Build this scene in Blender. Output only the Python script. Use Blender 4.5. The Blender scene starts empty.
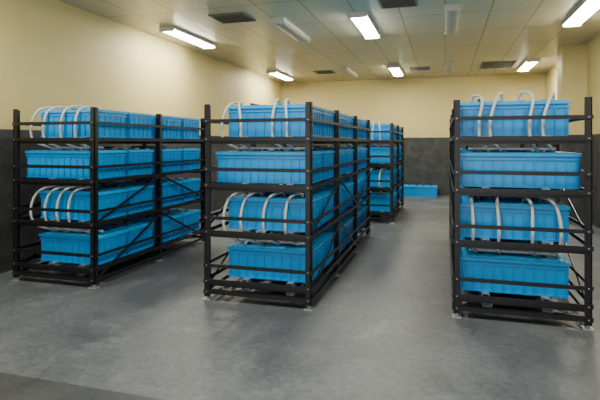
import bpy, bmesh, math, random
from mathutils import Vector, Matrix
random.seed(4)
C = bpy.context.scene.collection

# ---------------------------------------------------------------- materials
def mat(name):
    m = bpy.data.materials.new(name); m.use_nodes = True
    nt = m.node_tree
    return m, nt, nt.nodes["Principled BSDF"]
def simple(name, col, rough=.5, metal=0, var=.0, scale=8, bump=0):
    m, nt, b = mat(name)
    b.inputs["Roughness"].default_value = rough
    b.inputs["Metallic"].default_value = metal
    n = nt.nodes.new("ShaderNodeTexNoise"); n.inputs["Scale"].default_value = scale; n.inputs["Detail"].default_value = 5
    tc = nt.nodes.new("ShaderNodeTexCoord"); nt.links.new(tc.outputs["Object"], n.inputs["Vector"])
    r = nt.nodes.new("ShaderNodeValToRGB")
    r.color_ramp.elements[0].position = .3; r.color_ramp.elements[1].position = .7
    r.color_ramp.elements[0].color = tuple(c*(1-var) for c in col)+(1,)
    r.color_ramp.elements[1].color = tuple(min(1, c*(1+var)) for c in col)+(1,)
    nt.links.new(n.outputs["Fac"], r.inputs["Fac"]); nt.links.new(r.outputs["Color"], b.inputs["Base Color"])
    return m
M_black = simple("black_powdercoat", (.005,.005,.006), .42, 0, .25, 12)
M_blue  = simple("blue_plastic", (.0,.235,.60), .33, 0, .06, 4)
M_blue2 = simple("blue_lid_plastic", (.0,.31,.70), .33, 0, .06, 4)
M_hose  = simple("hose_grey_white", (.50,.52,.50), .45, 0, .08, 20)
M_galv  = simple("galvanised_steel", (.36,.38,.40), .4, .6, .15, 15)
M_fix   = simple("fixture_enamel", (.55,.54,.47), .5, 0, .03, 5)
M_off   = simple("diffuser_unlit", (.36,.36,.31), .35, 0, .05, 8)
M_vent  = simple("vent_metal", (.16,.15,.12), .5, .2, .1, 8)
M_dark  = simple("vent_dark", (.02,.02,.02), .8)
M_lead  = simple("terminal_dark", (.03,.03,.035), .5)
M_em, nt, b = mat("diffuser_lit")
b.inputs["Base Color"].default_value = (.9,.9,.85,1)
b.inputs["Emission Color"].default_value = (1,.95,.80,1); b.inputs["Emission Strength"].default_value = 100

def wall_mat():
    m, nt, b = mat("wall_paint_two_tone")
    L = nt.links.new
    g = nt.nodes.new("ShaderNodeNewGeometry"); s = nt.nodes.new("ShaderNodeSeparateXYZ"); L(g.outputs["Position"], s.inputs[0])
    lt = nt.nodes.new("ShaderNodeMath"); lt.operation='LESS_THAN'; lt.inputs[1].default_value = 1.66; L(s.outputs["Z"], lt.inputs[0])
    n = nt.nodes.new("ShaderNodeTexNoise"); n.inputs["Scale"].default_value = 1.4; n.inputs["Detail"].default_value = 6; L(g.outputs["Position"], n.inputs["Vector"])
    r1 = nt.nodes.new("ShaderNodeValToRGB"); r1.color_ramp.elements[0].color=(.52,.435,.185,1); r1.color_ramp.elements[1].color=(.58,.49,.22,1)
    n2 = nt.nodes.new("ShaderNodeTexNoise"); n2.inputs["Scale"].default_value = 6; n2.inputs["Detail"].default_value = 8; L(g.outputs["Position"], n2.inputs["Vector"])
    r2 = nt.nodes.new("ShaderNodeValToRGB"); r2.color_ramp.elements[0].position=.35; r2.color_ramp.elements[1].position=.75
    r2.color_ramp.elements[0].color=(.018,.020,.022,1); r2.color_ramp.elements[1].color=(.048,.050,.053,1)
    L(n.outputs["Fac"], r1.inputs[0]); L(n2.outputs["Fac"], r2.inputs[0])
    mx = nt.nodes.new("ShaderNodeMix"); mx.data_type='RGBA'
    L(lt.outputs[0], mx.inputs["Factor"]); L(r1.outputs[0], mx.inputs["A"]); L(r2.outputs[0], mx.inputs["B"])
    L(mx.outputs["Result"], b.inputs["Base Color"]); b.inputs["Roughness"].default_value=.6
    return m
M_wall = wall_mat()

def floor_mat():
    m, nt, b = mat("sealed_concrete"); L = nt.links.new
    g = nt.nodes.new("ShaderNodeNewGeometry"); s = nt.nodes.new("ShaderNodeSeparateXYZ"); L(g.outputs["Position"], s.inputs[0])
    n = nt.nodes.new("ShaderNodeTexNoise"); n.inputs["Scale"].default_value=1.3; n.inputs["Detail"].default_value=10; n.inputs["Roughness"].default_value=.68; n.inputs["Distortion"].default_value=.4; L(g.outputs["Position"], n.inputs["Vector"])
    r = nt.nodes.new("ShaderNodeValToRGB"); r.color_ramp.elements[0].position=.34; r.color_ramp.elements[1].position=.68
    r.color_ramp.elements[0].color=(.058,.068,.081,1); r.color_ramp.elements[1].color=(.120,.135,.152,1)
    L(n.outputs["Fac"], r.inputs[0])
    f = nt.nodes.new("ShaderNodeTexNoise"); f.inputs["Scale"].default_value=22; f.inputs["Detail"].default_value=8; f.inputs["Roughness"].default_value=.8; L(g.outputs["Position"], f.inputs["Vector"])
    rf = nt.nodes.new("ShaderNodeValToRGB"); rf.color_ramp.elements[0].position=.38; rf.color_ramp.elements[1].position=.62
    rf.color_ramp.elements[0].color=(.66,.66,.66,1); rf.color_ramp.elements[1].color=(1.15,1.15,1.15,1); L(f.outputs["Fac"], rf.inputs[0])
    mu = nt.nodes.new("ShaderNodeMix"); mu.data_type='RGBA'; mu.blend_type='MULTIPLY'; mu.inputs["Factor"].default_value=1
    L(r.outputs[0], mu.inputs["A"]); L(rf.outputs[0], mu.inputs["B"])
    sc = nt.nodes.new("ShaderNodeTexNoise"); sc.inputs["Scale"].default_value=2.4; sc.inputs["Detail"].default_value=12; sc.inputs["Roughness"].default_value=.72; sc.inputs["Distortion"].default_value=1.4; L(g.outputs["Position"], sc.inputs["Vector"])
    rs = nt.nodes.new("ShaderNodeValToRGB"); rs.color_ramp.elements[0].position=.53; rs.color_ramp.elements[1].position=.74
    rs.color_ramp.elements[0].color=(0,0,0,1); rs.color_ramp.elements[1].color=(.55,.55,.55,1); L(sc.outputs["Fac"], rs.inputs[0])
    ms = nt.nodes.new("ShaderNodeMix"); ms.data_type='RGBA'; ms.inputs["B"].default_value=(.20,.215,.225,1)
    L(rs.outputs[0], ms.inputs["Factor"]); L(mu.outputs["Result"], ms.inputs["A"])
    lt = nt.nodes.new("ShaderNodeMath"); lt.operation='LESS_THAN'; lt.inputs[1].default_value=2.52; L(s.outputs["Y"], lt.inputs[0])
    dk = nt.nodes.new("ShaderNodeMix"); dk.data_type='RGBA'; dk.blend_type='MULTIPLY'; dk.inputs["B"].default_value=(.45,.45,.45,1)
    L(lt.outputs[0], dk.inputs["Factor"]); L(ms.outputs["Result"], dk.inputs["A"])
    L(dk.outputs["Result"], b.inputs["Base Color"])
    rr = nt.nodes.new("ShaderNodeMapRange"); rr.inputs["To Min"].default_value=.36; rr.inputs["To Max"].default_value=.58
    L(n.outputs["Fac"], rr.inputs["Value"]); L(rr.outputs[0], b.inputs["Roughness"])
    bp = nt.nodes.new("ShaderNodeBump"); bp.inputs["Strength"].default_value=.12; bp.inputs["Distance"].default_value=.01
    L(f.outputs["Fac"], bp.inputs["Height"]); L(bp.outputs["Normal"], b.inputs["Normal"])
    return m
M_floor = floor_mat()

def ceil_mat():
    m, nt, b = mat("ceiling_panels"); L = nt.links.new
    g = nt.nodes.new("ShaderNodeNewGeometry")
    br = nt.nodes.new("ShaderNodeTexBrick"); br.offset=0; br.squash=1
    br.inputs["Scale"].default_value=1; br.inputs["Brick Width"].default_value=.62; br.inputs["Row Height"].default_value=1.24
    br.inputs["Mortar Size"].default_value=.012; br.inputs["Mortar Smooth"].default_value=.2; br.inputs["Bias"].default_value=0
    br.inputs["Color1"].default_value=(.46,.42,.30,1); br.inputs["Color2"].default_value=(.53,.485,.35,1); br.inputs["Mortar"].default_value=(.22,.20,.14,1)
    L(g.outputs["Position"], br.inputs["Vector"]); L(br.outputs["Color"], b.inputs["Base Color"])
    b.inputs["Roughness"].default_value=.33
    bp = nt.nodes.new("ShaderNodeBump"); bp.invert=True; bp.inputs["Strength"].default_value=.4; bp.inputs["Distance"].default_value=.01
    L(br.outputs["Fac"], bp.inputs["Height"]); L(bp.outputs["Normal"], b.inputs["Normal"])
    return m
M_ceil = ceil_mat()

# ---------------------------------------------------------------- mesh helpers
def box(bm, x0,x1,y0,y1,z0,z1, mi=0):
    vs=[bm.verts.new(p) for p in ((x0,y0,z0),(x1,y0,z0),(x1,y1,z0),(x0,y1,z0),(x0,y0,z1),(x1,y0,z1),(x1,y1,z1),(x0,y1,z1))]
    for f in ((3,2,1,0),(4,5,6,7),(0,1,5,4),(1,2,6,5),(2,3,7,6),(3,0,4,7)):
        fc=bm.faces.new([vs[i] for i in f]); fc.material_index=mi
    return vs
def beam(bm, a, b, w, t, mi=0):
    a=Vector(a); b=Vector(b); d=b-a; L=d.length
    vs=box(bm,-w/2,w/2,-t/2,t/2,0,L,mi)
    q=d.to_track_quat('Z','Y').to_matrix()
    for v in vs: v.co = q@v.co + a
def cyl(bm, cx,cy,z0,z1,r,seg=12,mi=0,r2=None):
    r2=r if r2 is None else r2
    A=[bm.verts.new((cx+r*math.cos(2*math.pi*i/seg),cy+r*math.sin(2*math.pi*i/seg),z0)) for i in range(seg)]
    B=[bm.verts.new((cx+r2*math.cos(2*math.pi*i/seg),cy+r2*math.sin(2*math.pi*i/seg),z1)) for i in range(seg)]
    for i in range(seg):
        j=(i+1)%seg
        f=bm.faces.new((A[i],A[j],B[j],B[i])); f.material_index=mi
    bm.faces.new(B).material_index=mi; bm.faces.new(A[::-1]).material_index=mi
def mesh(name,bm,mats):
    me=bpy.data.meshes.new(name); bm.to_mesh(me); bm.free()
    for m in mats: me.materials.append(m)
    return me
def obj(name,me,parent=None,loc=(0,0,0)):
    o=bpy.data.objects.new(name,me); C.objects.link(o); o.location=loc
    if parent: o.parent=parent
    return o
def roombox(name,*a,m):
    bm=bmesh.new(); box(bm,*a); return obj(name,mesh(name,bm,[m]))

# ---------------------------------------------------------------- room
XL,XR,YB,YF,H = -4.9,2.6,14.6,-1.6,3.38
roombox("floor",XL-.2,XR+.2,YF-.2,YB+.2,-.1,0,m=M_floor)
roombox("ceiling",XL-.2,XR+.2,YF-.2,YB+.2,H,H+.1,m=M_ceil)
roombox("wall_left",XL-.15,XL,YF,YB,0,H,m=M_wall)
roombox("wall_right",XR,XR+.15,YF,YB,0,H,m=M_wall)
roombox("wall_back",XL-.15,XR+.15,YB,YB+.15,0,H,m=M_wall)
# front wall (behind the camera) with an unseen opening added to let in daylight fill
bm=bmesh.new()
box(bm,XL-.15,-3.9,YF-.15,YF,0,H); box(bm,1.9,XR+.15,YF-.15,YF,0,H); box(bm,-3.9,1.9,YF-.15,YF,3.0,H)
obj("wall_front",mesh("wall_front",bm,[M_wall]))
roombox("wall_pillar",XR-.43,XR,10.5,10.95,0,H,m=M_wall)

# ---------------------------------------------------------------- crate mesh
CD=.50; CH=.30
def crate_mesh(w,name):
    bm=bmesh.new(); h=CH; d=CD; t=.014
    def ring(z,ins): return [bm.verts.new(p) for p in ((ins,ins,z),(w-ins,ins,z),(w-ins,d-ins,z),(ins,d-ins,z))]
    a=ring(0,t+.006); b2=ring(h-.05,t)
    bm.faces.new(a[::-1])
    for i in range(4):
        j=(i+1)%4; bm.faces.new((a[i],a[j],b2[j],b2[i]))
    bm.faces.new(b2)
    box(bm,.006,w-.006,.006,d-.006,h-.066,h-.050)
    box(bm,0,w,0,d,h-.032,h-.006,1)
    box(bm,.016,w-.016,.016,d-.016,h-.052,h-.030)
    box(bm,.03,w-.03,.03,d-.03,h-.008,h,1)
    box(bm,.010,w-.010,.010,d-.010,.0,.016)
    n=int(w/.085)
    for i in range(n+1):
        x=.03+(w-.06)*i/n
        for y in (.007,d-.026): box(bm,x-.003,x+.003,y,y+.019,.012,h-.05)
    n=int(d/.085)
    for i in range(n+1):
        y=.03+(d-.06)*i/n
        for x in (.007,w-.026): box(bm,x,x+.019,y-.003,y+.003,.012,h-.05)
    for i in range(4):
        for y in (d*.3,d*.7): cyl(bm,w*(.2+.2*i),y,h,h+.012,.022,12,2)
    return mesh(name,bm,[M_blue,M_blue2,M_lead])
CRM={w:crate_mesh(w,"crate_mesh_%d"%int(w*100)) for w in (.78,.84,.87,.95)}

TOP=[1.86,1.42,.975,.51]
RET=[1.71,1.25,.79,.335]
def hose(name,pts,parent,r=.013,m=None):
    cu=bpy.data.curves.new(name,'CURVE'); cu.dimensions='3D'; cu.bevel_depth=r; cu.bevel_resolution=3; cu.resolution_u=8; cu.use_fill_caps=True
    s=cu.splines.new('NURBS'); s.points.add(len(pts)-1); s.order_u=4; s.use_endpoint_u=True
    for p,q in zip(s.points,pts): p.co=(*q,1)
    cu.materials.append(m or M_hose)
    o=bpy.data.objects.new(name,cu); C.objects.link(o); o.parent=parent; return o

W=1.06; P=.055; RH=1.87
def rack(x0,y0,nb,bay,side,W1,hoses1,hoses3):
    W2=.95
    e=bpy.data.objects.new("battery_rack",None); C.objects.link(e); e.location=(x0,y0,0); e.empty_display_size=.2
    Ltot=nb*bay
    bm=bmesh.new()
    for k in range(nb+1):
        yc=k*bay + (P/2 if k==0 else (-P/2 if k==nb else 0))
        for xx in (0,W-P):
            ox=xx
            box(bm,ox,ox+P,yc-P/2,yc-P/2+.008,.035,RH)
            wx = ox if xx==0 else ox+P-.008
            box(bm,wx,wx+.008,yc-P/2,yc+P/2,.035,RH)
            box(bm,ox+.012,ox+P-.012,yc-P/2+.008,yc+P/2-.004,.035,RH-.01)
            box(bm,ox-.012,ox+P+.012,yc-.045,yc+.045,0,.010,1)
            cyl(bm,ox+P/2,yc,.010,.04,.014,8,1)
            cyl(bm,ox+P/2,yc,.022,.034,.024,6,1)
        for z in [t-CH for t in TOP]:
            box(bm,P,W-P,yc-.018,yc+.018,z-.070,z-.04)
        box(bm,P,W-P,yc-.018,yc+.018,.07,.105)
    for ys,sg in ((0,-1),(Ltot,1)):
        ya,yb=(ys-.012,ys) if sg<0 else (ys,ys+.012)
        for z in [t-CH for t in TOP]: box(bm,0,W,ya,yb,z-.040,z-.004)
        for z in RET: box(bm,0,W,ya,yb,z-.016,z+.016)
        box(bm,0,W,ya,yb,.065,.10)
        for z in [t-CH-.022 for t in TOP]+RET+[.083]:
            for xx in (P/2,W-P/2):
                yy = ya-.005 if sg<0 else yb
                box(bm,xx-.005,xx+.005,yy,yy+.005,z-.005,z+.005,1)
    for xa,xb in ((-.010,0),(W,W+.010)):
        for z in [t-CH for t in TOP]: box(bm,xa,xb,0,Ltot,z-.040,z-.004)
        for z in RET: box(bm,xa,xb,0,Ltot,z-.014,z+.014)
        box(bm,xa,xb,0,Ltot,.065,.10)
        xm=(xa+xb)/2
        for k in range(nb):
            for zl,zh in ((.10,.60),(.68,1.08)):
                ya2,yb2=(k*bay+.04,(k+1)*bay-.04)
                if k%2: ya2,yb2=yb2,ya2
                d=Vector((0,yb2-ya2,zh-zl)).normalized(); nrm=Vector((0,-d.z,d.y))*.014
                vs=[]
                for xx in (xm-.003,xm+.003):
                    for (yy,zz,sg) in ((ya2,zl,-1),(yb2,zh,-1),(yb2,zh,1),(ya2,zl,1)):
                        vs.append(bm.verts.new((xx,yy+sg*nrm.y,zz+sg*nrm.z)))
                for f in ((0,1,2,3),(7,6,5,4),(0,4,5,1),(1,5,6,2),(2,6,7,3),(3,7,4,0)): bm.faces.new([vs[i] for i in f])
    for k in range(nb):
        z=.088
        for a,b2 in (((P,k*bay+.05,z),(W-P,(k+1)*bay-.05,z)),((W-P,k*bay+.05,z-.008),(P,(k+1)*bay-.05,z-.008))):
            beam(bm,a,b2,.03,.006)
    bmesh.ops.recalc_face_normals(bm,faces=bm.faces)
    obj("frame",mesh("rack_frame",bm,[M_black,M_galv]),e)
    bm=bmesh.new()
    off = (W-.03-W1) if side>0 else .055
    for z in [t-CH for t in TOP]:
        for rx in (off+.18,off+W1-.22):
            box(bm,rx,rx+.06,.05,Ltot-.05,z-.006,z)
            for q in (0,.054): box(bm,rx+q,rx+q+.006,.05,Ltot-.05,z-.04,z-.006)
    for rx in (off+.18,off+W1-.22):
        box(bm,rx,rx+.08,.04,Ltot-.04,.105,.111); box(bm,rx,rx+.006,.04,Ltot-.04,.105,.14); box(bm,rx+.074,rx+.08,.04,Ltot-.04,.105,.14)
    obj("runners",mesh("rack_runners",bm,[M_galv]),e)
    n=0
    for ti,t in enumerate(TOP):
        for k in range(nb):
            for q in range(2):
                n+=1
                w = W2 if ti==1 else W1
                cx = (W-.03-w) if side>0 else .055
                y = k*bay+(.10 if q==0 else .10+CD+.02)+(.0 if ti!=1 or k or q else -.02)
                obj("battery_crate_%d"%n,CRM[w],e,(cx,y,t-CH))
    hn=0
    for tt,hs in ((0,hoses1),(2,hoses3)):
        zt=TOP[tt]; zb=TOP[tt+1]
        for (hx,bow,arch,dx) in hs:
            hn+=1; x=off+hx
            yf=.135
            pts=[(x+dx,yf+.22,zt+.0),(x+dx,yf+.20,zt+.04+arch),(x+dx*.6,yf+.08,zt+.045+arch),(x,yf-.05,zt+.01+arch*.6),
                 (x-bow*.7,yf-.062,zt-.10),(x-bow,yf-.065,zt-.22),(x-bow*.8,yf-.055,zt-.33),(x-bow*.3,yf-.02,zb+.07),(x+.02,yf+.06,zb+.045),(x+.06,yf+.16,zb+.0)]
            hose("hose_%d"%hn,pts,e)
    for tt in (1,3):
        z=TOP[tt]+.03
        hose("manifold_%d"%tt,[(off+.08,.26,z),(off+.3,.27,z),(off+.6,.27,z),(off+W1-.08,.26,z)],e,.014)
    for k in range(nb):
        for tt in range(4):
            z=TOP[tt]+.026
            hose("link_cable_%d_%d"%(k,tt),[(off+.17,k*bay+.3,z),(off+.2,k*bay+.5,z),(off+.17,k*bay+.8,z),(off+.19,k*bay+bay-.12,z)],e,.012,M_lead)
    return e
hA=[(.02,.07,.0,.03),(.13,-.03,.0,-.08),(.50,.03,.02,-.05),(.60,-.02,.02,-.05)]
hB=[(.03,.06,.0,.08),(.20,.05,.0,.06),(.42,.04,.0,.08),(.62,.02,.0,.07)]
rack(-2.21,4.24,3,1.2,+1,.84,hA,hB)
rack(-4.52,4.24,2,1.22,+1,.78,[(.0,.09,.0,.05),(.14,.06,.0,.06),(.36,.05,.01,.06),(.54,.04,.0,.05)],[(.0,.09,.0,.08),(.17,.07,.0,.08),(.32,.06,.01,.08),(.46,.05,.0,.07)])
rack(.070,4.42,3,1.2,-1,.87,[(.20,.05,.03,-.09),(.30,.06,.04,.07),(.60,.05,.05,-.09),(.72,.07,.03,.07)],[(.10,-.01,.0,.0),(.30,-.02,.0,.03),(.58,.0,.0,-.03),(.76,-.04,.01,-.08)])
rack(-1.98,9.2,2,1.2,+1,.84,hA,hB)

sp=bpy.data.objects.new("blue_storage_crate",CRM[.95]); C.objects.link(sp); sp.location=(-1.15,14.0,0)

# ---------------------------------------------------------------- ceiling fixtures
def fixture(name,x,y0,lit,L=1.5,w=.26):
    bm=bmesh.new()
    box(bm,-w/2,w/2,0,L,-.05,0,0)
    box(bm,-w/2,w/2,0,.02,-.085,-.05,0); box(bm,-w/2,w/2,L-.02,L,-.085,-.05,0)
    seg=8; pa=[];pb=[]
    for i in range(seg+1):
        a=math.pi*i/seg; px=-math.cos(a)*(w/2-.012); pz=-.045-math.sin(a)**.6*.04
        pa.append(bm.verts.new((px,.02,pz))); pb.append(bm.verts.new((px,L-.02,pz)))
    for i in range(seg):
        f=bm.faces.new((pa[i],pa[i+1],pb[i+1],pb[i])); f.material_index=1
    bm.normal_update()
    return obj(name,mesh(name,bm,[M_fix,M_em if lit else M_off]),None,(x,y0,H))
for y in (2.0,6.95,11.9):
    for x in (-4.3,-1.2,1.88): fixture("ceiling_light",x,y,True)
for y in (6.95,11.9):
    for x in (-2.42,.1): fixture("unlit_ceiling_light",x,y,False,w=.22)
def vent(x,y,w,d):
    bm=bmesh.new(); t=.03
    box(bm,-w/2,w/2,-d/2,-d/2+t,-.02,0); box(bm,-w/2,w/2,d/2-t,d/2,-.02,0)
    box(bm,-w/2,-w/2+t,-d/2+t,d/2-t,-.02,0); box(bm,w/2-t,w/2,-d/2+t,d/2-t,-.02,0)
    box(bm,-w/2+t,w/2-t,-d/2+t,d/2-t,-.003,-.001,1)
    n=7
    for i in range(n):
        yy=-d/2+t+(d-2*t)*(i+.5)/n
        beam(bm,(-w/2+t,yy,-.011),(w/2-t,yy,-.011),.003,.03)
    obj("air_vent",mesh("air_vent",bm,[M_vent,M_dark]),None,(x,y,H))
for v in ((-3.05,6.75,.55,.5),(-.6,6.6,.5,.5),(-3.05,12.6,.5,.5),(-.6,12.7,.5,.5),(1.2,12.6,.75,1.0)): vent(*v)

# ---------------------------------------------------------------- camera
cam=bpy.data.cameras.new("camera"); co=bpy.data.objects.new("camera",cam); C.objects.link(co)
co.location=(0,0,1.5); co.rotation_euler=(math.radians(90),0,math.radians(16.48))
cam.sensor_width=36; cam.lens=490/600*36; cam.shift_y=-(200-143)/600
bpy.context.scene.camera=co
w=bpy.data.worlds.new("world"); bpy.context.scene.world=w; w.use_nodes=True
w.node_tree.nodes["Background"].inputs[0].default_value=(.95,.97,1,1)
w.node_tree.nodes["Background"].inputs[1].default_value=2.4
